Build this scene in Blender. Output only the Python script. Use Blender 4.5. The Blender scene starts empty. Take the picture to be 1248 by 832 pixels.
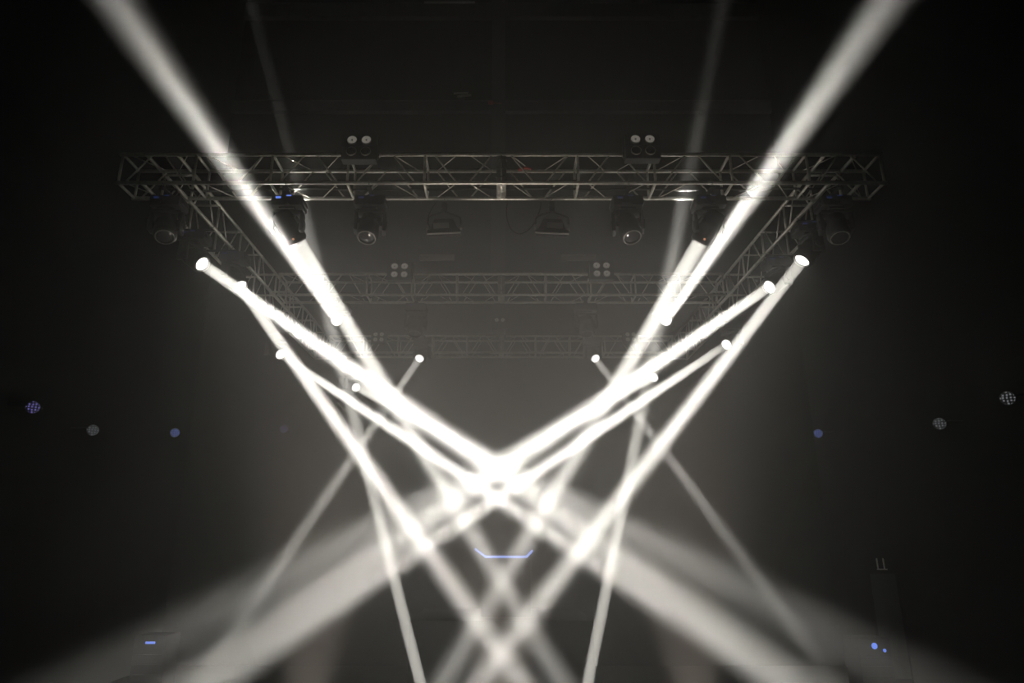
import bpy, bmesh, math, random
from mathutils import Vector, Matrix, Quaternion
random.seed(7)
C = bpy.context.scene.collection
PI = math.pi

# ------------------------------------------------------------------ camera
F, TH, CX, CH = 819.0, 0.297, 611.0, 2.5          # focal length in px, pitch, optical centre column, eye height
c_, s_ = math.cos(TH), math.sin(TH)
cam_d = bpy.data.cameras.new('camera'); cam = bpy.data.objects.new('camera', cam_d); C.objects.link(cam)
cam.location = (0, 0, CH); cam.rotation_euler = (PI/2 + TH, 0, 0)
cam_d.sensor_width = 36; cam_d.lens = F/1248*36; cam_d.shift_x = 13/1248
cam_d.clip_start = .05; cam_d.clip_end = 200
bpy.context.scene.camera = cam

def at(px, py, X=None, Y=None, Z=None, d=None):
    """Point of the room seen at a photo pixel, given one of its coordinates (or its depth d)."""
    u, v = (px-CX)/F, (416-py)/F
    ky, kz = c_ - v*s_, s_ + v*c_
    if X is not None: d = X/u
    elif Y is not None: d = Y/ky
    elif Z is not None: d = (Z-CH)/kz
    return Vector((u*d, ky*d, kz*d + CH))

def proj(p):
    x, y, z = p[0], p[1], p[2]-CH
    d = y*c_ + z*s_; return round(CX + F*x/d, 1), round(416 - F*(z*c_ - y*s_)/d, 1)
# ------------------------------------------------------------------ materials
def mat(name, col, rough=.6, metal=0., bump=0., bscale=60., var=0., vscale=8., emit=None, estr=0.):
    m = bpy.data.materials.new(name); m.use_nodes = True
    nt = m.node_tree; b = nt.nodes['Principled BSDF']
    b.inputs['Base Color'].default_value = (*col, 1); b.inputs['Roughness'].default_value = rough
    b.inputs['Metallic'].default_value = metal
    tc = nt.nodes.new('ShaderNodeTexCoord')
    if var:
        n = nt.nodes.new('ShaderNodeTexNoise'); n.inputs['Scale'].default_value = vscale; n.inputs['Detail'].default_value = 5
        nt.links.new(tc.outputs['Object'], n.inputs['Vector'])
        r = nt.nodes.new('ShaderNodeValToRGB')
        r.color_ramp.elements[0].position = .3; r.color_ramp.elements[1].position = .7
        r.color_ramp.elements[0].color = (*[x*(1-var) for x in col], 1); r.color_ramp.elements[1].color = (*[min(1, x*(1+var)) for x in col], 1)
        nt.links.new(n.outputs['Fac'], r.inputs['Fac']); nt.links.new(r.outputs['Color'], b.inputs['Base Color'])
    if bump:
        n = nt.nodes.new('ShaderNodeTexNoise'); n.inputs['Scale'].default_value = bscale
        nt.links.new(tc.outputs['Object'], n.inputs['Vector'])
        bp = nt.nodes.new('ShaderNodeBump'); bp.inputs['Strength'].default_value = bump; bp.inputs['Distance'].default_value = .01
        nt.links.new(n.outputs['Fac'], bp.inputs['Height']); nt.links.new(bp.outputs['Normal'], b.inputs['Normal'])
    if emit:
        b.inputs['Emission Color'].default_value = (*emit, 1); b.inputs['Emission Strength'].default_value = estr
    return m
ALU = mat('brushed_aluminium', (.92, .85, .77), .32, .9, .15, 90, .18, 14)
ALU_D = mat('dull_steel', (.36, .34, .32), .5, .6, .2, 80, .3, 20)
BLACK = mat('black_powder_coat', (.022, .022, .023), .5, 0, .25, 160)
PLAST = mat('black_plastic', (.028, .028, .03), .36, 0, .08, 90)
RUBBER = mat('black_cable_rubber', (.016, .016, .016), .7, 0, .2, 120)
WALL = mat('black_painted_wall', (.006, .006, .0062), .9, 0, .3, 30, .35, 2)
STEEL_B = mat('dark_painted_steel', (.03, .03, .03), .7, .1, .2, 40, .35, 5)
FLOOR = mat('dark_stage_floor', (.03, .028, .025), .85, 0, .2, 30, .25, 3)
for m_ in (WALL,): m_.node_tree.nodes['Principled BSDF'].inputs['Specular IOR Level'].default_value = .03
STAGE = mat('black_stage_cloth', (.005, .005, .005), .9, 0, .3, 60)
STAGE.node_tree.nodes['Principled BSDF'].inputs['Specular IOR Level'].default_value = .05
LENS = mat('lit_lens', (.9, .9, .9), .3, 0, emit=(1, .98, .93), estr=4)
LENS_OFF = mat('dark_lens_glass', (.05, .05, .055), .12, .2)
LENS_R = mat('amber_service_led', (.3, .1, .05), .4, 0, emit=(1, .42, .2), estr=.9)
LAMP = mat('lamp_reflector', (.92, .89, .82), .4, 0, .5, 140, .2, 60, emit=(1, .93, .8), estr=.13)   # faint emission stands in for light reflected by the lamp faces
LAMP_R = mat('lamp_rim', (.5, .48, .44), .4, .7)
BLUE = mat('blue_display', (.02, .03, .1), .4, 0, emit=(.17, .3, 1), estr=1.1)
BLUE_DIM = mat('dim_blue_display', (.02, .03, .1), .4, 0, emit=(.1, .25, 1), estr=.05)
STRIP = mat('blue_led_strip', (.05, .05, .1), .4, 0, emit=(.28, .40, 1), estr=2.0)
GREYP = mat('grey_reflector_panel', (.30, .30, .28), .4, .3, .2, 50)
LIP = mat('pale_metal_lip', (.72, .70, .65), .4, .3, .1, 60)
WHITE = mat('white_enamel', (.7, .68, .62), .5, 0, .1, 60)
RED = mat('red_plastic', (.5, .05, .03), .45, 0, .1, 60)

def led_face(name, col, strength):
    """Lens plate of an LED par: a grid of small lit emitters on a black plate."""
    m = bpy.data.materials.new(name); m.use_nodes = True; nt = m.node_tree; b = nt.nodes['Principled BSDF']
    b.inputs['Base Color'].default_value = (.01, .01, .012, 1)
    tc = nt.nodes.new('ShaderNodeTexCoord'); mp = nt.nodes.new('ShaderNodeMapping')
    mp.inputs['Scale'].default_value = (17, 17, 17)
    nt.links.new(tc.outputs['Object'], mp.inputs['Vector'])
    vo = nt.nodes.new('ShaderNodeTexVoronoi'); vo.inputs['Scale'].default_value = 1.0; vo.inputs['Randomness'].default_value = .25
    vo.voronoi_dimensions = '2D'
    nt.links.new(mp.outputs['Vector'], vo.inputs['Vector'])
    lt = nt.nodes.new('ShaderNodeMath'); lt.operation = 'LESS_THAN'; lt.inputs[1].default_value = .3
    nt.links.new(vo.outputs['Distance'], lt.inputs[0])
    mu = nt.nodes.new('ShaderNodeMath'); mu.operation = 'MULTIPLY'; mu.inputs[1].default_value = strength
    nt.links.new(lt.outputs[0], mu.inputs[0]); nt.links.new(mu.outputs[0], b.inputs['Emission Strength'])
    b.inputs['Emission Color'].default_value = (*col, 1)
    return m
LED_BLUE = led_face('blue_led_face', (.25, .35, 1), .7)
LED_VIOLET = led_face('violet_led_face', (.38, .34, 1), .35)
LED_WHITE = led_face('white_led_face', (.9, .95, 1), .16)

# ------------------------------------------------------------------ mesh helpers
def bm_obj(name, bm, m, parent=None, loc=None, rot=None, smooth=True):
    me = bpy.data.meshes.new(name); bmesh.ops.recalc_face_normals(bm, faces=bm.faces); bm.to_mesh(me); bm.free()
    if smooth:
        for p in me.polygons: p.use_smooth = True
        try: me.set_sharp_from_angle(angle=math.radians(38))
        except Exception: pass
    me.materials.append(m)
    return link(name, me, parent, loc, rot)
def link(name, me, parent=None, loc=None, rot=None):
    o = bpy.data.objects.new(name, me); C.objects.link(o)
    if parent: o.parent = parent
    if loc is not None: o.location = loc
    if rot is not None:
        if isinstance(rot, Quaternion): o.rotation_mode = 'QUATERNION'; o.rotation_quaternion = rot
        else: o.rotation_euler = rot
    return o
def box(bm, cx, cy, cz, sx, sy, sz, bev=.0, M=None, top=None):
    r = bmesh.ops.create_cube(bm, size=1.0); vs = r['verts']
    for v in vs:
        k = 1.0
        if top and v.co.z > 0: v.co.x *= top[0]; v.co.y *= top[1]
        v.co = Vector((cx + v.co.x*sx, cy + v.co.y*sy, cz + v.co.z*sz))
        if M: v.co = M @ v.co
    if bev:
        es = list({e for v in vs for e in v.link_edges})
        bmesh.ops.bevel(bm, geom=es, offset=bev, segments=2, affect='EDGES', profile=.6)
def tube(bm, pts, r, n=8, closed_ends=True, loop=False):
    pts = [Vector(p) for p in pts]; rings = []; N = len(pts)
    up = None
    for i, p in enumerate(pts):
        if loop: t = pts[(i+1) % N] - pts[i-1]
        else: t = pts[min(i+1, N-1)] - pts[max(i-1, 0)]
        t.normalize()
        if up is None:
            a = Vector((0, 0, 1)) if abs(t.z) < .9 else Vector((1, 0, 0))
            up = (a - t*a.dot(t)).normalized()
        else:
            up = (up - t*up.dot(t)).normalized()
        w = t.cross(up); rr = r[i] if isinstance(r, (list, tuple)) else r
        rings.append([bm.verts.new(p + (up*math.cos(2*PI*k/n) + w*math.sin(2*PI*k/n))*rr) for k in range(n)])
    for i in range(N if loop else N-1):
        A, B = rings[i], rings[(i+1) % N]
        for k in range(n): bm.faces.new((A[k], A[(k+1) % n], B[(k+1) % n], B[k]))
    if closed_ends and not loop: bm.faces.new(rings[0][::-1]); bm.faces.new(rings[-1])
def lathe(bm, prof, n=28, M=None):
    """Surface of revolution about z; prof = [(r, z), ...]."""
    rings = []
    for r, z in prof:
        if r < 1e-6: rings.append([bm.verts.new((0, 0, z))])
        else: rings.append([bm.verts.new((r*math.cos(2*PI*k/n), r*math.sin(2*PI*k/n), z)) for k in range(n)])
    for A, B in zip(rings, rings[1:]):
        for k in range(n):
            if len(A) == 1 and len(B) == 1: continue
            if len(A) == 1: bm.faces.new((A[0], B[(k+1) % n], B[k]))
            elif len(B) == 1: bm.faces.new((A[k], A[(k+1) % n], B[0]))
            else: bm.faces.new((A[k], A[(k+1) % n], B[(k+1) % n], B[k]))
    if M:
        for v in bm.verts: v.co = M @ v.co
def new(): return bmesh.new()
def thing(name, label, cat, loc=(0, 0, 0), rot=None, group=None):
    o = bpy.data.objects.new(name, None); C.objects.link(o); o.location = loc; o.empty_display_size = .2
    if rot is not None: o.rotation_euler = rot
    return tag(o, label, cat, group)
def tag(o, label, cat, group=None):
    o['label'] = label; o['category'] = cat
    if group: o['group'] = group
    return o
def struct(o): o['kind'] = 'structure'; return o

# ------------------------------------------------------------------ truss
H, HT, W = 4.326 + CH, .4, .392           # bottom chord height, box height, box depth
Y1, Y2, Y3 = 7.404, 11.277, 15.016        # front chord depth of the three cross trusses
RC = .025
_mesh = {}
def stick_mesh(L, r):
    k = (round(L, 4), r)
    if k not in _mesh:
        bm = new(); tube(bm, [(0, 0, 0), (0, 0, L)], r, 10); me = bpy.data.meshes.new('tube'); bm.to_mesh(me); bm.free()
        for p in me.polygons: p.use_smooth = len(p.vertices) == 4
        me.materials.append(ALU); _mesh[k] = me
    return _mesh[k]
def stick(name, a, b, r, parent):
    a, b = Vector(a), Vector(b); v = b-a
    return link(name, stick_mesh(v.length, r), parent, a, v.to_track_quat('Z', 'Y'))
def truss(label, origin, length, bays, pattern, rotz=0., joint=True, extra=None, flat=True, group=None):
    """Box truss along local x, centred; front face y=0, back face y=W; bottom z=0."""
    t = thing('hanging_box_truss', label, 'truss', origin, (0, 0, rotz), group)
    L = length/2
    for y in (0, W):
        for z in (0, HT):
            ch = stick('chord', (-L, y, z), (L, y, z), RC, t)
    b = length/bays; e = RC*.75
    for i in range(bays+1):
        x = -L + i*b
        if i == 0: x += .03
        if i == bays: x -= .03
        for y in (0, W): stick('post', (x, y, e), (x, y, HT-e), .017, t)
        for z in (0, HT): stick('cross_bar', (x, e, z), (x, W-e, z), .019, t)
    for i in range(bays):
        x0 = -L + i*b; xm = x0 + b/2
        up = pattern(i)
        g = .10*b; h = .09*b
        for sgn in (-1, 1):
            xo, xi = xm + sgn*(b/2 - g - .03), xm + sgn*h
            for y in (0, W):
                if up: stick('brace', (xo, y, e), (xi, y, HT-e), .011, t)
                else: stick('brace', (xo, y, HT-e), (xi, y, e), .011, t)
            y0, y1 = (e, W-e) if up == (i % 2 == 0) else (W-e, e)
            if flat:
                stick('brace', (xo, y0, 0), (xi, y1, 0), .007, t)
                stick('brace', (xo, y0, HT), (xi, y1, HT), .007, t)
    if joint:
        for y in (0, W):
            bm = new(); box(bm, 0, 0, 0, .125, .03, HT-2*RC-.004, .004)
            for zz in (-.12, 0, .12): box(bm, 0, 0, zz, .14, .036, .02, .003)
            bm_obj('joint_plate', bm, ALU_D, t, (0, y, HT/2))
        bm = new(); box(bm, 0, 0, 0, .115, W-2*RC-.004, .03, .004)
        for yy in (-.1, 0, .1): box(bm, 0, yy, 0, .125, .02, .036, .003)
        bm_obj('joint_plate', bm, ALU, t, (0, W/2, 0))
        bm = new(); box(bm, 0, 0, 0, .115, W-2*RC-.004, .03, .004)
        bm_obj('joint_plate', bm, ALU_D, t, (0, W/2, HT))
    if extra: extra(t)
    return t
def corner(t):
    for sx in (-1, 1):
        for x in (4.075, 4.467):
            for z in (0, HT): stick('corner_bar', (sx*x, RC*.75, z), (sx*x, W-RC*.75, z), .023, t)
truss('silver box truss across the front, nearest and widest of the cross trusses', (0, Y1, H), 9.58, 10,
      lambda i: i in (0, 2, 7, 9) or False if i not in (1, 3, 6, 8) else i in (3, 6), extra=corner, group='horizontal box trusses')
XS = 4.075
truss('silver box truss second from the front, behind the floodlights, two blinders on top', (0, Y2, H), 2*XS-.1, 10, lambda i: True, group='horizontal box trusses')
truss('hazy box truss farthest back, lowest and smallest of the cross trusses', (0, Y3, H), 2*XS-.1, 10, lambda i: True, group='horizontal box trusses')
LS = 15.6 - 7.86
for sx, w in ((-1, 'silver side truss running back from the left end of the front truss'),
              (1, 'silver side truss running back from the right end of the front truss')):
    # local x runs along the room's depth
    ox = -XS - .0 if sx < 0 else XS + W
    truss(w, (ox, 7.86 + LS/2, H), LS, 9, lambda i: i % 2 == 0, rotz=PI/2, joint=False, flat=False, group='horizontal box trusses')

# ------------------------------------------------------------------ moving heads
WARM = (1, .965, .88)
def spot(name, loc, direction, power, angle, blend=.7, radius=.065, parent=None, col=WARM):
    """A lens-sized round lamp face with a narrow spread: the beam of a moving head."""
    l = bpy.data.lights.new(name, 'AREA'); l.shape = 'DISK'; l.size = 2*radius; l.energy = power; l.color = col
    l.spread = math.radians(angle)
    o = bpy.data.objects.new(name, l); C.objects.link(o); o.location = loc
    o.rotation_mode = 'QUATERNION'; o.rotation_quaternion = Vector(direction).to_track_quat('-Z', 'Y')
    return o
SPILL = .5
def spill(loc, power, col=WARM, r=.05, direction=None):
    l = bpy.data.lights.new('lamp_spill', 'SPOT'); l.energy = power*SPILL; l.color = col; l.shadow_soft_size = r
    l.spot_size = math.radians(170); l.spot_blend = .6
    o = bpy.data.objects.new('lamp_spill', l); C.objects.link(o); o.location = loc
    if direction is not None:
        o.rotation_mode = 'QUATERNION'; o.rotation_quaternion = Vector(direction).to_track_quat('-Z', 'Y')
    return o

CL, BH, PV, LZ = .10, .15, .20, .245     # clamp drop, base height, pivot under base, pivot to lens
def build_head_meshes():
    d = {}
    # base: rounded box with chamfered ends, vents and handles
    bm = new(); box(bm, 0, 0, -CL-BH/2, .385, .28, BH, .035)
    box(bm, 0, 0, -CL-BH-.012, .20, .20, .03, .01)
    for sx in (-1, 1): box(bm, sx*.19, 0, -CL-BH/2, .035, .20, .05, .012)
    for k in range(5): box(bm, .02+.025*k-.09, -.142, -CL-BH+.04, .012, .012, .035)
    d['base'] = bm, PLAST
    # display on the front of the base
    bm = new(); box(bm, -.10, -.143, -CL-.045, .065, .010, .024, .003); d['display'] = bm, BLUE_DIM
    bm = new(); box(bm, .03, -.143, -CL-.02, .06, .010, .012, .003); d['status_lamp'] = bm, BLUE_DIM
    # yoke: bridge + two arms tapering down
    bm = new(); z0 = -CL-BH-.02
    box(bm, 0, 0, z0-.03, .36, .16, .055, .02)
    for sx in (-1, 1):
        box(bm, sx*.175, 0, z0-.155, .05, .17, .27, .02, top=(1, .8))
        M = Matrix.Translation((sx*.2, 0, -CL-BH-PV)) @ Matrix.Rotation(PI/2, 4, 'Y')
        b2 = new(); lathe(b2, [(0, -.012), (.055, -.012), (.062, 0), (.055, .012), (0, .012)], 20, M)
        me = bpy.data.meshes.new('t'); b2.to_mesh(me); b2.free(); bm.from_mesh(me); bpy.data.meshes.remove(me)
    d['yoke'] = bm, PLAST
    # head: lathe, beam along local -z, pivot at origin
    bm = new()
    lathe(bm, [(0, .185), (.06, .183), (.098, .165), (.118, .13), (.125, .08), (.125, .03), (.132, .02), (.132, -.03), (.127, -.04), (.132, -.10), (.132, -.165),
               (.138, -.17), (.138, -.20), (.130, -.225), (.118, -.24), (.105, -.245), (.098, -.232), (.096, -.222), (0, -.222)], 32)
    for k in range(6): box(bm, 0, 0, .045 + .018*k, .262 - .004*k*k*.9, .05, .006)
    for sx in (-1, 1): box(bm, sx*.135, 0, 0, .04, .09, .09, .015)
    d['head'] = bm, BLACK
    bm = new(); lathe(bm, [(.096, -.221), (.090, -.230), (.06, -.238), (0, -.242)], 32); d['lens'] = bm, LENS
    bm = new(); lathe(bm, [(.103, -.2445), (.112, -.243), (.114, -.249), (.105, -.252), (.099, -.248), (.103, -.2445)], 32); d['lens_ring'] = bm, ALU_D
    # clamp: bracket plate with hook round a chord (chord runs along local x)
    return d
def hook(bm, c, axis, r=.0345, n=16):
    """Half coupler: an open ring of bar round a chord centred at c and running along axis."""
    pts = []
    for k in range(n):
        a = math.radians(-60 + 300*k/(n-1)) - PI/2 + PI/6*0
        u, v = r*math.cos(a), r*math.sin(a)
        pts.append((c[0], c[1]+u, c[2]+v) if axis == 'X' else (c[0]+u, c[1], c[2]+v))
    tube(bm, pts, .0065, 6)
def mount(t, root, axis, chords, base_top=-.10, neck=True, width=.05):
    """Bracket that hangs a lamp from the chords: one hook per chord, a flat bar under them and a neck to the base."""
    lo = min([0] + [c[0] for c in chords]); hi = max([0] + [c[0] for c in chords])
    zb = min(c[1] for c in chords) - RC - .032
    for off, z in chords:
        bm = new(); c = (0, off, z) if axis == 'X' else (off, 0, z)
        hook(bm, c, axis)
        box(bm, c[0], c[1], (z-.041+zb)/2, .03, .03, max(z-.041-zb, .012), .002)
        bm_obj('clamp', bm, ALU_D, t)
    bm = new(); L = hi-lo+.06
    if axis == 'X': box(bm, 0, (lo+hi)/2, zb-.008, width, L, .016, .003)
    else: box(bm, (lo+hi)/2, 0, zb-.008, L, width, .016, .003)
    if neck and zb-.016 - base_top > .004: box(bm, 0, 0, (zb-.016+base_top)/2, .07, .07, zb-.016-base_top, .004)
    bm_obj('bracket', bm, STEEL_B, t)
HM = {}
for k, (bm, m) in build_head_meshes().items():
    me = bpy.data.meshes.new(k); bmesh.ops.recalc_face_normals(bm, faces=bm.faces); bm.to_mesh(me); bm.free()
    for p in me.polygons: p.use_smooth = True
    me.set_sharp_from_angle(angle=math.radians(38)); me.materials.append(m); HM[k] = me
HM['lens_off'] = HM['lens'].copy(); HM['lens_off'].materials[0] = LENS_OFF
bm = new(); lathe(bm, [(0, .010), (.013, .010), (.017, .003), (0, 0)], 12)
HM['service_lamp'] = bpy.data.meshes.new('service_lamp'); bm.to_mesh(HM['service_lamp']); bm.free(); HM['service_lamp'].materials.append(LENS_R)

ALL_HEADS = 'moving head lights on the rig'
def head(label, direction, root=None, lens_at=None, on=True, turn=None, chords=None, flip=False, display=None, service=False):
    """Moving head hung at root (underside of a chord), or placed so that its lens sits at lens_at."""
    d = Vector(direction).normalized(); pv = CL+BH+PV
    sg = 1 if flip else -1
    if root is None:
        piv = Vector(lens_at) - d*LZ; root = piv - Vector((0, 0, sg*(pv)))
    root = Vector(root)
    if turn is None: turn = math.atan2(d.x, -d.y) if abs(d.x)+abs(d.y) > .05 else 0
    t = thing('moving_head_spotlight', label, 'stage light', root, (PI, 0, 0) if flip else (0, 0, 0), ALL_HEADS)
    b = link('base', HM['base'], t)
    dsp = link('display', HM['display'], b); st = link('status_lamp', HM['status_lamp'], b)
    if display:
        for o in (dsp, st):
            o.data = o.data.copy(); o.data.materials[0] = display
    Rt = Matrix.Rotation(PI, 4, 'X') if flip else Matrix.Identity(4)
    dl = (Rt.inverted().to_3x3() @ d)
    link('yoke', HM['yoke'], t, (0, 0, 0), (0, 0, turn))
    # local head frame: -z = beam, x = tilt axis
    xa = Vector((math.cos(turn), math.sin(turn), 0)); z = -dl
    xa = (xa - z*xa.dot(z)).normalized(); ya = z.cross(xa)
    q = Matrix((xa, ya, z)).transposed().to_quaternion()
    hd = link('head', HM['head'], t, (0, 0, -pv), q)
    link('lens', HM['lens'] if on else HM['lens_off'], hd); link('lens_ring', HM['lens_ring'], hd)
    if service: link('service_lamp', HM['service_lamp'], hd, (0, -.128, -.185), (PI/2, 0, 0))
    if not flip:
        if chords is None: chords = ('X', ((Y1, H), (Y1+W, H)))
        ax, cs = chords; k = 1 if ax == 'X' else 0
        mount(t, root, ax, [(c[0]-root[k], c[1]-root.z) for c in cs])
    return t, root + Vector((0, 0, sg*pv)) + d*LZ

def beam(lens, d, power, angle, blend=.8, radius=.078, spill_w=0., name='beam_lamp'):
    d = Vector(d).normalized()
    spot(name, Vector(lens)+d*.012, d, power, angle, blend, radius)
    if spill_w: spill(Vector(lens)+d*.03, spill_w, direction=d)

HB = H - RC          # underside of the bottom chords
PWR = 1.0
def aimed(px, py, ex, ey, ed, label, power, angle, blend=.8, Y=None, zfix=None, spill_w=0., **kw):
    """Head whose lens shows at (px,py), beam going to pixel (ex,ey) at depth ed, hung under a chord."""
    end = at(ex, ey, d=ed); z = HB - (CL+BH+PV) - .1
    for _ in range(12):
        L = at(px, py, Y=Y) if Y else at(px, py, Z=zfix if zfix else z)
        d = (end-L).normalized(); z = HB-(CL+BH+PV) + d.z*LZ
    piv = L - d*LZ; root = piv + Vector((0, 0, CL+BH+PV))
    if Y: ch = ('X', ((Y3, H), (Y3+W, H)))
    else:
        sx = 1 if root.x > 0 else -1; ch = ('Y', ((sx*4.075, H), (sx*4.467, H)))
    t, lens = head(label, d, root=root, chords=ch, **kw)
    beam(lens, d, power, angle, blend, spill_w=spill_w)
    return t

B = 55.
# the four pairs on the side trusses and the back truss
aimed(247, 322, 840, 738, 6.2, 'lit moving head under the left side truss, nearest the front, shallow beam to the right', B, 2.9, spill_w=42)
aimed(293, 349, 620, 810, 7.2, 'lit moving head second along the left side truss, steep beam down', B*.75, 2.9, spill_w=18)
aimed(342, 432, 900, 802, 6.6, 'lit moving head third along the left side truss, beam along the lower right', B*.85, 1.8, spill_w=8)
aimed(434, 472, 920, 727, 6.6, 'lit moving head at the left end of the farthest truss', B*.6, 2.9, Y=Y3+.1, spill_w=6)
aimed(977, 318, 600, 810, 7.2, 'lit moving head under the right side truss, nearest the front, steep beam down', B*.75, 2.9, spill_w=42)
aimed(937, 350, 325, 767, 6.2, 'lit moving head second along the right side truss, shallow beam to the left', B, 2.9, spill_w=18)
aimed(885, 420, 320, 798, 6.6, 'lit moving head third along the right side truss, beam along the lower left', B*.85, 1.8, spill_w=8)
aimed(797, 460, 320, 717, 6.6, 'lit moving head at the right end of the farthest truss', B*.6, 2.9, Y=Y3+.1, spill_w=6)
# the pair in front of the back truss, hung from its top chord
for px, ex, ey, w in ((511, 320, 720, 'left'), (726, 950, 740, 'right')):
    L = at(px, 437, Y=Y3-.56); d = (at(ex, ey, d=8.5)-L).normalized()
    t, lens = head('lit moving head %s of centre on the farthest truss, thin beam down and outward' % w, d, lens_at=L, chords=('X', ((Y3, H+HT),)))
    beam(lens, d, B*.22, 1.9, spill_w=8)
# front truss: two lit heads with beams going down
for px, ex, w in ((352, 685, 'left'), (864, 540, 'right')):
    P = at(px, 226, Z=HB)
    P.y = Y1 + W/2; P.x = at(px, 258, Y=P.y).x; P.z = HB
    piv = P - Vector((0, 0, CL+BH+PV))
    d = (at(ex, 832, d=10.6) - piv).normalized()
    t, lens = head('%s of the two front truss moving heads that stand before bright beams' % w, d, root=P, service=True, display=BLUE if w == 'left' else None,
                   turn=0.12 if w == 'left' else -.12)
    beam(lens, d, B*.85, 3.6, radius=.10, spill_w=6)
# front truss: idle heads
for px, w, dd in ((205, 'dark idle moving head at the far left end of the front truss', (.28, -.45, -1)), (452, 'dark idle moving head below the left blinder on the front truss', (-.05, -.42, -1)),
                  (764, 'dark idle moving head below the right blinder on the front truss', (.12, -.45, -1)), (1016, 'dark idle moving head at the far right end of the front truss', (-.1, -.4, -1))):
    yy = Y1 + W/2
    P = Vector((at(px, 258, Y=yy).x, yy, HB))
    head(w, dd, root=P, on=False, turn=.15*(1 if px < 600 else -1))
# second truss: idle pair and the pair that shines out over the audience
for px, w in ((507, 'left'), (714, 'right')):
    yy = Y2 + W/2
    head('dark idle moving head under the second truss, %s of centre' % w, (.0, -.35, -1), root=Vector((at(px, 385, Y=yy).x, yy, HB)), on=False, turn=.1, chords=('X', ((Y2, H), (Y2+W, H))))
for px, qx, w in ((408, 351, 'left'), (814, 871, 'right')):
    piv_y = Y2 + W/2
    L = at(px, 402, Y=piv_y - LZ); Q = at(qx, 304, Y=7.70)
    root = Vector((L.x, piv_y, HB)); piv = root - Vector((0, 0, CL+BH+PV)); d = (Q-piv).normalized()
    t, lens = head('%s of the two second truss moving heads shining out over the audience' % w, d, root=root, chords=('X', ((Y2, H), (Y2+W, H))))
    beam(lens, d, B*.58, 1.8, spill_w=14)
# floor lamps of the two thin upright beams
for px, qx, w in ((519, 354, 'left'), (711, 842, 'right')):
    P = at(px, 862, Z=.42); Q = at(qx, 203, Y=Y1+W/2)
    d = (Q-P).normalized()
    t, lens = head('%s of the two moving heads standing on the floor, thin upright beam' % w, d, root=Vector((P.x, P.y, .001)), flip=True)
    beam(lens, d, B*.3, 1.5)

# ------------------------------------------------------------------ blinders
def blinder_meshes():
    d = {}
    bm = new(); box(bm, 0, 0, 0, .43, .13, .36, .012)
    box(bm, 0, -.066, 0, .40, .012, .015, .003); box(bm, 0, -.066, 0, .015, .012, .33, .003)
    for k in range(5): box(bm, 0, .05, -.13+.065*k, .36, .05, .012)
    d['housing'] = bm, BLACK
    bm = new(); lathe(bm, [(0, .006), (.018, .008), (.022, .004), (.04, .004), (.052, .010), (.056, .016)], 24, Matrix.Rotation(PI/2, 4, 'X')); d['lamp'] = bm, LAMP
    bm = new(); lathe(bm, [(.056, -.002), (.063, -.002), (.064, .016), (.056, .018), (.056, -.002)], 24, Matrix.Rotation(PI/2, 4, 'X')); d['rim'] = bm, LAMP_R
    bm = new(); lathe(bm, [(0, .022), (.010, .020), (.012, .012), (.010, .004), (0, .004)], 12, Matrix.Rotation(PI/2, 4, 'X')); d['bulb'] = bm, ALU_D
    bm = new()
    for sx in (-1, 1): box(bm, sx*.226, .02, .02, .012, .05, .28, .004)
    box(bm, 0, .095, .155, .464, .05, .012, .004); 
    for sx in (-1, 1): box(bm, sx*.226, .06, .155, .012, .12, .03, .004)
    d['bracket'] = bm, STEEL_B
    return d
BMs = {}
for k, (bm, m) in blinder_meshes().items():
    me = bpy.data.meshes.new(k); bmesh.ops.recalc_face_normals(bm, faces=bm.faces); bm.to_mesh(me); bm.free()
    for p in me.polygons: p.use_smooth = True
    me.set_sharp_from_angle(angle=math.radians(38)); me.materials.append(m); BMs[k] = me
def blinder(px, py, Y, label, s=1., tilt=.12, rows=2, lo_dim=False):
    P = at(px, py, Y=Y)
    t = thing('blinder_light', label, 'stage light', P, (-tilt*0, 0, 0), 'audience blinders')
    t.scale = (s, s, s)
    hs = link('housing', BMs['housing'], t)
    yc = Y + .12 - P.y; zc = H + HT - P.z
    dx = .12 if rows == 1 else 0
    bm = new(); hook(bm, (dx, yc, zc), 'X'); box(bm, dx, (yc-.040+.066*s)/2, zc, .05, max(.01, yc-.040-.066*s), .03, .003)
    if rows == 1: box(bm, dx, .066*s+.012, zc/2, .04, .02, abs(zc)+.03, .003)
    for v in bm.verts: v.co /= s
    bm_obj('clamp', bm, ALU_D, t)
    link('bracket', BMs['bracket'], t)
    for rz in ((1, -1) if rows == 2 else (1,)):
        for sx in (-1, 1):
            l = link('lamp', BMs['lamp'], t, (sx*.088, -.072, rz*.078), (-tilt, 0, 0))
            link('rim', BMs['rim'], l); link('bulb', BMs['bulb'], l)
            if lo_dim and rz < 0:
                l.data = l.data.copy(); l.data.materials[0] = LENS_OFF
                l.children[0].data = l.children[0].data.copy(); l.children[0].data.materials[0] = BLACK
    return t
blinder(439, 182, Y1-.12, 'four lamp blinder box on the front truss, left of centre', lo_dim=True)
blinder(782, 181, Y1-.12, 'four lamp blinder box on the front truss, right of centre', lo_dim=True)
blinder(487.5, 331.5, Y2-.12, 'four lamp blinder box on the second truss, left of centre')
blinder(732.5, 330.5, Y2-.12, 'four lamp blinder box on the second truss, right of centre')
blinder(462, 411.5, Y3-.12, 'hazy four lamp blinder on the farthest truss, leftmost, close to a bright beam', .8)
blinder(516, 408, Y3-.80, 'hazy blinder in front of the farthest truss, above the left thin beam', .8) if 0 else None
blinder(725, 408, Y3-.12, 'hazy four lamp blinder on the farthest truss, right of centre', .95) if 0 else None
blinder(609, 394, Y3-.12, 'small two lamp blinder standing above the middle of the farthest truss', .8, rows=1)
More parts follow.
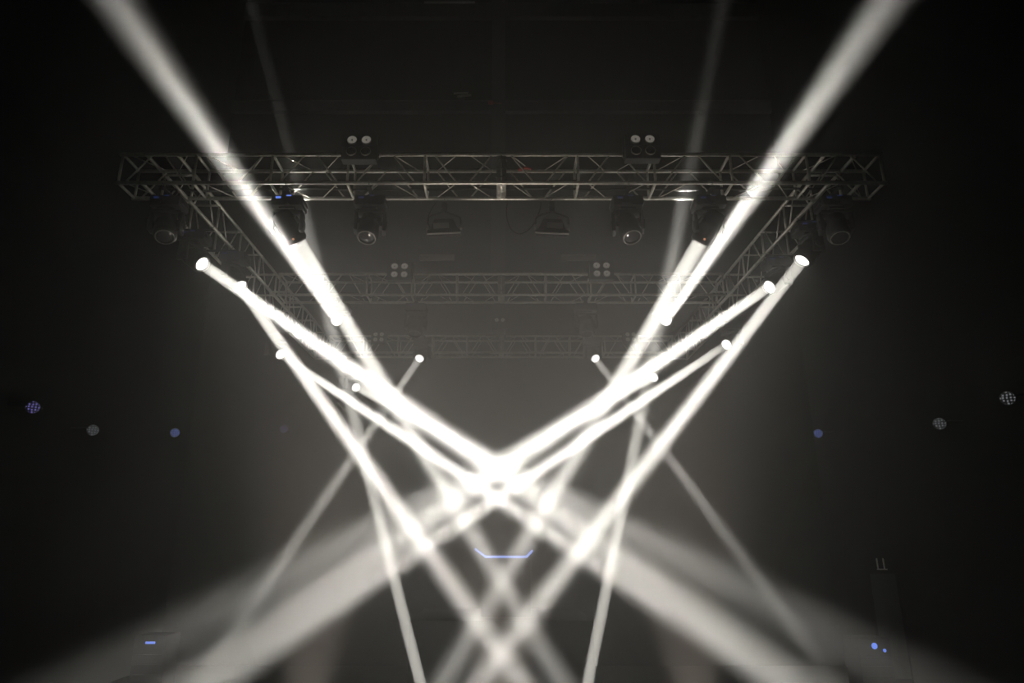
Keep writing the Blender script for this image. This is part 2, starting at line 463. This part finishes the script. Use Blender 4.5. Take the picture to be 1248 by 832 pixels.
blinder(768, 411.5, Y3-.12, 'hazy four lamp blinder on the farthest truss, rightmost, close to a bright beam', .8)

# ------------------------------------------------------------------ floodlights
def flood(px, tilt, label, m=1):
    Y = Y1 + W
    P = Vector((at(px, 242, Y=Y).x, Y, HB))
    t = thing('hanging_floodlight', label, 'stage light', P, (0, 0, 0), 'flat floodlights under the front truss')
    mount(t, P, 'X', ((0, RC),), base_top=-.105)
    bm = new(); box(bm, 0, 0, -.14, .07, .05, .07, .01)
    for sx in (-1, 1):
        tube(bm, [(0, 0, -.15), (sx*.06, 0, -.19), (sx*.14, 0, -.215), (sx*.205, 0, -.25), (sx*.213, 0, -.34)], .013, 8)
    bm_obj('yoke', bm, STEEL_B, t)
    Rm = (0.28, tilt, 0)
    bm = new()
    box(bm, 0, .0, -.02, .37, .22, .15, .015, top=(.66, .7))
    box(bm, 0, 0, -.115, .42, .27, .055, .010)
    for k in range(6): box(bm, -.10 + .04*k, .02, .062, .012, .12, .025)
    hs = bm_obj('housing', bm, PLAST, t, (0, 0, -.345), Rm)
    bm = new(); box(bm, -m*.03, -.106, -.035, .20, .014, .072, .004, M=Matrix.Translation((0, 0, 0)))
    bm_obj('window', bm, GREYP, hs)
    for sx in (-1, 1):
        bm = new(); lathe(bm, [(0, .03), (.018, .03), (.022, .02), (.022, 0), (0, 0)], 14, Matrix.Translation((sx*.2, 0, -.06)) @ Matrix.Rotation(sx*PI/2, 4, 'Y'))
        bm_obj('tilt_knob', bm, ALU_D, hs)
    bm = new(); box(bm, 0, -.139, -.140, .425, .010, .020, .003); bm_obj('lip', bm, LIP, hs)
    bm = new(); box(bm, 0, 0, -.148, .40, .25, .010, .003); bm_obj('front_glass', bm, LENS_OFF, hs)
    return t
flood(542, -.05, 'flat floodlight hanging under the front truss, left of centre')
flood(672, .05, 'flat floodlight hanging under the front truss, right of centre', -1)

# ------------------------------------------------------------------ cables
def cable(name, pts, r, label, cat='cable', group=None, sub=6):
    P = [Vector(p) for p in pts]; out = []
    for i in range(len(P)-1):
        p0, p1, p2, p3 = P[max(i-1, 0)], P[i], P[i+1], P[min(i+2, len(P)-1)]
        for k in range(sub):
            t = k/sub
            out.append(.5*((2*p1) + (p2-p0)*t + (2*p0-5*p1+4*p2-p3)*t*t + (3*p1-p0-3*p2+p3)*t**3))
    out.append(P[-1])
    bm = new(); tube(bm, out, r, 7)
    return tag(bm_obj(name, bm, RUBBER), label, cat, group)
for j, (yy, zz, lab) in enumerate(((.10, .055, 'front of the two black cables lying along the inside of the front truss'), (.29, .06, 'back of the two black cables lying along the inside of the front truss'))):
    pts = [(-4.4 + .4*k, Y1 + yy + random.uniform(-.012, .012), H + zz + random.uniform(-.008, .035)) for k in range(23)]
    cable('power_cable', pts, .016, lab, group='cables in the front truss')
for y0, lab in ((Y2, 'black cable lying along the second truss'), (Y3, 'black cable lying along the farthest truss')):
    pts = [(-3.8 + .4*k, y0 + .28 + random.uniform(-.012, .012), H + .06 + random.uniform(-.008, .03)) for k in range(20)]
    cable('power_cable', pts, .015, lab, group='cables in the rear trusses')
q = at(630, 285, Y=Y1+W)
cable('power_cable', [at(659, 246, Y=Y1+W+.05), at(657, 258, Y=Y1+W+.06), at(648, 276, Y=Y1+W+.05), at(634, 285, Y=Y1+W+.02), at(622, 278, Y=Y1+W+.05), at(617, 262, Y=Y1+W+.06), at(618, 247, Y=Y1+W+.05)], .008,
      'thin black cable looping down beside the right floodlight')
cable('power_cable', [at(531, 247, Y=Y1+W+.06), at(525, 256, Y=Y1+W+.06), at(521, 268, Y=Y1+W+.06), at(524, 278, Y=Y1+W+.06)], .007, 'thin black cable dropping beside the left floodlight')
q = at(638, 206, Y=Y1+W*.45)
bm = new(); tube(bm, [q+Vector((-.07, 0, -.01)), q+Vector((-.03, .0, .0)), q+Vector((.03, 0, .02)), q+Vector((.10, 0, .0))], [.02, .024, .02, .012], 10)
tag(bm_obj('hanging_rigging_strap', bm, RED), 'red rigging strap lying inside the front truss, right of centre', 'strap')

# ------------------------------------------------------------------ LED pars on the side walls
def par(px, py, X, face, label, Y=None, aim=None):
    P = at(px, py, X=X) if Y is None else at(px, py, Y=Y)
    t = thing('wall_mounted_led_par', label, 'stage light', P, None, 'led pars round the walls')
    t.scale = (.72,)*3
    aim = Vector(aim) if aim else (Vector((0, 0, 1.5)) - P)
    aim.normalize(); q = (-aim).to_track_quat('Z', 'Y')
    bm = new(); lathe(bm, [(0, .16), (.07, .16), (.10, .13), (.125, .06), (.13, -.01), (.138, -.015), (.138, -.03), (.126, -.03), (.124, -.012), (0, -.012)], 24)
    can = bm_obj('housing', bm, BLACK, t, (0, 0, 0), q)
    bm = new(); lathe(bm, [(.122, -.014), (.10, -.018), (0, -.020)], 24); bm_obj('led_face', bm, face, can)
    bm = new()
    w = Vector((1 if P.x > 0 else -1, 0, 0)) if Y is None else Vector((0, 1, 0))
    a = Vector((0, 0, 1)).cross(w)
    for s in (-1, 1): tube(bm, [a*s*.15, a*s*.15 + w*.17 + Vector((0, 0, .05)), w*.22 + Vector((0, 0, .06)) + a*s*.03], .012, 6)
    tube(bm, [w*.2 + Vector((0, 0, .06)), w*(WALLGAP/.72) + Vector((0, 0, .06))], .018, 8)
    bm_obj('bracket', bm, STEEL_B, t)
XW, YB, YF, ZC = 7.6, 16.3, -5.0, 19.0
WALLGAP = XW - 7.2 - .01
par(40, 496, -7.2, LED_VIOLET, 'dark led par with violet dots, nearest on the left wall')
par(113, 524, -7.2, LED_WHITE, 'led par with faint white dots, between violet and blue ones on the left wall')
par(213, 527, -7.2, LED_BLUE, 'led par glowing blue, farthest along the left wall')
par(997, 528, 7.2, LED_BLUE, 'led par glowing blue, farthest along the right wall')
par(1145, 516, 7.2, LED_WHITE, 'led par with faint white dots, lower one of the white pair on the right wall')
par(1228, 485, 7.2, LED_WHITE, 'led par with faint white dots, nearest and highest on the right wall')
WALLGAP = .40
par(346, 522, 0, LED_VIOLET, 'small led par with a dim violet glow on the back wall', Y=YB-.41)

# ------------------------------------------------------------------ unseen floor washes added to brighten the front truss from below
UPW = 430.
for x, w in ((-2.1, 'left of the three added floor washes pointing up at the front truss'), (0., 'middle of the three added floor washes pointing up at the front truss'), (2.1, 'right of the three added floor washes pointing up at the front truss')):
    t = thing('added_floor_wash', w, 'stage light', (x, 8.0, 0), None, 'added floor washes below the front truss')
    d = Vector((-x*.12, -.35, 6.5)).normalized(); q = (-d).to_track_quat('Z', 'Y')
    bm = new(); lathe(bm, [(0, .16), (.07, .16), (.10, .13), (.125, .06), (.13, -.01), (.138, -.015), (.138, -.03), (.126, -.03), (.124, -.012), (0, -.012)], 24)
    can = bm_obj('housing', bm, BLACK, t, (0, 0, .30), q)
    bm = new(); lathe(bm, [(.122, -.014), (.10, -.020), (0, -.024)], 24); bm_obj('lens', bm, LAMP, can)
    bm = new()
    for s in (-1, 1): box(bm, s*.155, 0, .16, .012, .05, .31, .003)
    box(bm, 0, 0, .008, .32, .22, .014, .003); bm_obj('floor_bracket', bm, STEEL_B, t)
    l = bpy.data.lights.new('added_wash_lamp', 'SPOT'); l.energy = UPW; l.color = (1, .87, .73); l.shadow_soft_size = .10; l.spot_size = math.radians(48); l.spot_blend = .8
    o = bpy.data.objects.new('added_wash_lamp', l); C.objects.link(o); o.location = Vector((x, 8.0, .30)) + d*.04; o.rotation_mode = 'QUATERNION'; o.rotation_quaternion = d.to_track_quat('-Z', 'Y')
# ------------------------------------------------------------------ room shell
def slab(name, lo, hi, m):
    bm = new(); l, h = Vector(lo), Vector(hi); box(bm, *((l+h)/2), *(h-l))
    return struct(bm_obj(name, bm, m, smooth=False))
slab('floor', (-XW, YF, -.2), (XW, YB, 0), FLOOR)
slab('ceiling', (-XW, YF, ZC), (XW, YB, ZC+.2), WALL)
slab('wall_left', (-XW-.2, YF, 0), (-XW, YB, ZC), WALL); slab('wall_right', (XW, YF, 0), (XW+.2, YB, ZC), WALL)
slab('wall_back', (-XW, YB, 0), (XW, YB+.2, ZC), WALL); slab('wall_front', (-XW, YF-.2, 0), (XW, YF, ZC), WALL)
# steel pillar and girts on the back wall
px0, px1 = at(599, 180, Y=YB-.3).x, at(616, 180, Y=YB-.3).x
bm = new(); xm = (px0+px1)/2; w = px1-px0
box(bm, xm, YB-.29, ZC/2, w, .02, ZC-.01); box(bm, xm, YB-.15, ZC/2, .03, .27, ZC-.01); box(bm, xm, YB-.012, ZC/2, w, .02, ZC-.01)
struct(bm_obj('pillar', bm, STEEL_B, smooth=False))
def girt(n, y0, y1):
    z1, z0 = at(611, y0, Y=YB-.2).z, at(611, y1, Y=YB-.2).z
    for k, (xa, xb) in enumerate(((-XW, px0-.01), (px1+.01, XW))):
        bm = new(); x = (xa+xb)/2
        box(bm, x, YB-.09, z1-.01, xb-xa, .17, .02); box(bm, x, YB-.09, z0+.01, xb-xa, .17, .02); box(bm, x, YB-.14, (z0+z1)/2, xb-xa, .02, z1-z0-.03)
        struct(bm_obj('trim_%d' % (n+k), bm, STEEL_B, smooth=False))
girt(1, 121, 134); girt(3, 2, 19)
# small things on the back wall
P = at(563, 116, Y=YB-.10)
t = thing('wall_emergency_light', 'small white twin bar emergency light high on the back wall, left of the pillar', 'light', P)
bm = new(); box(bm, 0, .04, 0, .20, .10, .16, .01); bm_obj('housing', bm, BLACK, t)
bm = new(); box(bm, -.02, -.02, .055, .42, .03, .05, .008); bm_obj('bar', bm, WHITE, t, (0, 0, 0), (0, -.06, 0))
bm = new(); box(bm, .06, -.02, -.04, .40, .03, .06, .008); bm_obj('bar', bm, WHITE, t, (0, 0, 0), (0, -.12, 0))
P = at(598, 125, Y=YB-.33)
bm = new(); box(bm, 0, 0, 0, .14, .06, .10, .02); tube(bm, [(.06, 0, 0), (.2, 0, -.02), (.3, 0, -.02)], .012, 6)
tag(bm_obj('wall_alarm_beacon', bm, RED, None, P), 'small red beacon on the pillar high on the back wall', 'beacon')
for px, w in ((533, 'left'), (705, 'right')):
    P = at(px, 314, Y=YB-.04); t = thing('wall_vent_grille', 'flat grey vent grille on the back wall above the second truss, %s of centre' % w, 'vent', P, None, 'vent grilles on the back wall')
    bm = new()
    for z in (-.075, .075): box(bm, 0, 0, z, .92, .05, .02, .004)
    for x in (-.45, .45): box(bm, x, 0, 0, .02, .05, .17, .004)
    bm_obj('frame', bm, GREYP, t)
    bm = new(); box(bm, 0, .015, 0, .88, .02, .135)
    for k in range(5): box(bm, 0, -.005, -.052+.026*k, .88, .02, .008)
    bm_obj('louvre_panel', bm, GREYP, t)
P = at(548, 3, Y=YB-.26)
bm = new(); box(bm, 0, 0, 0, 1.5, .04, .05, .008)
tag(bm_obj('wall_strip_light', bm, GREYP, None, P), 'long grey strip fixture at the very top of the back wall', 'fixture')

# ------------------------------------------------------------------ stage, DJ desk, racks, speaker
slab('trim_9', (-1.7, 13.4, .002), (1.7, YB-.32, 1.2), STAGE)
YD = 14.0
a, b_, c, d = at(580, 669, Y=YD+.25), at(592, 678, Y=YD), at(641, 678, Y=YD), at(648, 671, Y=YD+.25)
t = thing('dj_desk', 'dark desk with a thin blue lit front edge in the middle of the stage', 'desk', ((b_.x+c.x)/2, YD+.3, 1.2))
o = Vector(t.location)
top = (b_.z+c.z)/2 - o.z
bm = new(); box(bm, 0, 0, top-.01, 1.0, .55, .05, .01); bm_obj('desktop', bm, STAGE, t)
bm = new(); box(bm, 0, -.22, (top-.05)/2, .95, .03, top-.06, .006); bm_obj('front_panel', bm, STAGE, t)
for sx in (-1, 1):
    bm = new(); box(bm, sx*.47, .03, (top-.05)/2, .03, .45, top-.06, .006); bm_obj('side_panel', bm, STAGE, t)
bm = new(); pts = [p - o for p in (a, b_, c, d)]
for p in pts: p.y -= .3
pts[0].y = pts[3].y = -.28
tube(bm, [pts[0], pts[1]*.98+pts[0]*.02, pts[1], pts[2], pts[2]*.98+pts[3]*.02, pts[3]], .022, 6); bm_obj('led_strip', bm, STRIP, t)
bm = new(); box(bm, -.15, .02, top+.05, .30, .30, .07, .01); box(bm, .2, .02, top+.045, .3, .3, .06, .01)
tag(bm_obj('dj_mixer', bm, PLAST, None, o + Vector((0, 0, .003))), 'black mixer on the desk with the blue edge', 'mixer')
def rack(px, py, Y, label, sx):
    P = at(px, py, Y=Y); zt = P.z
    t = thing('equipment_rack', label, 'rack', (P.x, Y+.26, 0))
    h = zt - t.location.z + .12
    bm = new(); box(bm, 0, 0, h/2, .55, .5, h-.01, .015)
    for k in range(5): box(bm, 0, -.252, h*.15 + k*h*.14, .48, .012, .02, .003)
    bm_obj('case', bm, STAGE, t)
    if sx < 0:
        bm = new(); box(bm, 0, -.255, h-.12, .16, .02, .035, .004); bm_obj('display', bm, BLUE, t)
    else:
        for (ox, oz, r) in ((0, 0, .05), (.16, -.07, .028)):
            bm = new(); lathe(bm, [(0, .012), (r*.7, .012), (r, .004), (r, 0), (0, 0)], 14, Matrix.Translation((ox, -.252, h-.12+oz)) @ Matrix.Rotation(PI/2, 4, 'X'))
            bm_obj('indicator_lamp', bm, BLUE, t)
rack(183, 783, 12.3, 'black equipment rack with a small blue display by the left wall', -1)
rack(1066, 787, 12.3, 'black equipment rack with two blue indicator lamps by the right wall', 1)
P = at(1075, 688, Y=13.2)
t = thing('pa_loudspeaker', 'black loudspeaker with a pale U-shaped bracket standing near the right wall', 'speaker', (P.x, P.y+.32, 0))
h = P.z + .35
bm = new(); box(bm, 0, 0, h/2, .55, .55, h-.01, .02); bm_obj('cabinet', bm, STAGE, t)
bm = new(); box(bm, 0, -.28, h*.45, .47, .015, h*.7, .006); bm_obj('grille', bm, STEEL_B, t)
bm = new()
for x in (-.075, .045): box(bm, x, -.30, h-.33, .022, .02, .19, .004)
box(bm, 0, -.30, h-.43, .19, .02, .02, .004); bm_obj('bracket', bm, WHITE, t)

HSC, HABS, HG = .112, .045, .05
# ------------------------------------------------------------------ haze filling the whole hall, thickest over the stage
bm = new(); box(bm, 0, (YB+YF)/2, ZC/2, 2*XW+.5, YB-YF+.5, ZC+.5)
hz = bm_obj('haze', bm, WALL, smooth=False); hz.data.materials.clear()
m = bpy.data.materials.new('thin_stage_haze'); m.use_nodes = True; nt = m.node_tree; nt.nodes.clear()
tc = nt.nodes.new('ShaderNodeTexCoord'); sp = nt.nodes.new('ShaderNodeSeparateXYZ'); nt.links.new(tc.outputs['Object'], sp.inputs[0])
def ramp(sock, a, b, lo, hi):
    n = nt.nodes.new('ShaderNodeMapRange'); n.interpolation_type = 'SMOOTHSTEP'
    for k, v in zip(('From Min', 'From Max', 'To Min', 'To Max'), (a, b, lo, hi)): n.inputs[k].default_value = v
    nt.links.new(sock, n.inputs['Value']); return n.outputs['Result']
def mul(a, b):
    n = nt.nodes.new('ShaderNodeMath'); n.operation = 'MULTIPLY'; nt.links.new(a, n.inputs[0])
    if isinstance(b, float): n.inputs[1].default_value = b
    else: nt.links.new(b, n.inputs[1])
    return n.outputs[0]
ab = nt.nodes.new('ShaderNodeMath'); ab.operation = 'ABSOLUTE'; nt.links.new(sp.outputs['X'], ab.inputs[0])
den = mul(mul(ramp(ab.outputs[0], 1.0, 5.5, 1, .0), ramp(sp.outputs['Y'], 1.5, 8., .0, 1)), ramp(sp.outputs['Z'], 4.9, 8.3, 1, .08))
den = mul(den, ramp(sp.outputs['Z'], .6, 4.2, .45, 1))
vs = nt.nodes.new('ShaderNodeVolumeScatter'); vs.inputs['Color'].default_value = (.97, .97, .955, 1)
nt.links.new(mul(den, HSC), vs.inputs['Density']); vs.inputs['Anisotropy'].default_value = HG
va = nt.nodes.new('ShaderNodeVolumeAbsorption'); va.inputs['Color'].default_value = (0, 0, 0, 1); nt.links.new(mul(den, HABS), va.inputs['Density'])
ad = nt.nodes.new('ShaderNodeAddShader'); nt.links.new(vs.outputs[0], ad.inputs[0]); nt.links.new(va.outputs[0], ad.inputs[1])
out = nt.nodes.new('ShaderNodeOutputMaterial'); nt.links.new(ad.outputs[0], out.inputs['Volume'])
m.cycles.volume_sampling = 'EQUIANGULAR'; m.cycles.volume_step_rate = .25; hz.data.materials.append(m); hz['kind'] = 'stuff'
hz['label'] = 'thin white stage haze filling the hall that makes the beams visible'; hz['category'] = 'haze'
for m_ in bpy.data.materials:
    m_.cycles.emission_sampling = 'NONE'      # the small lit lenses are seen directly; the lamps do the lighting
# ------------------------------------------------------------------ world and render look
w = bpy.data.worlds.new('world'); bpy.context.scene.world = w; w.use_nodes = True
w.node_tree.nodes['Background'].inputs['Color'].default_value = (0, 0, 0, 1); w.node_tree.nodes['Background'].inputs['Strength'].default_value = 0
sc = bpy.context.scene
sc.view_settings.view_transform = 'Standard'; sc.view_settings.look = 'None'; sc.view_settings.gamma = 1; sc.view_settings.use_curve_mapping = False
sc.view_settings.exposure = 0.0
cy = sc.cycles
cy.volume_bounces = 4; cy.max_bounces = 6; cy.diffuse_bounces = 2; cy.glossy_bounces = 2
cy.use_denoising = True
try: cy.denoiser = 'OPENIMAGEDENOISE'; cy.denoising_prefilter = 'ACCURATE'
except Exception: pass
cy.use_light_tree = True; cy.use_adaptive_sampling = False
cy.sample_clamp_indirect = 10
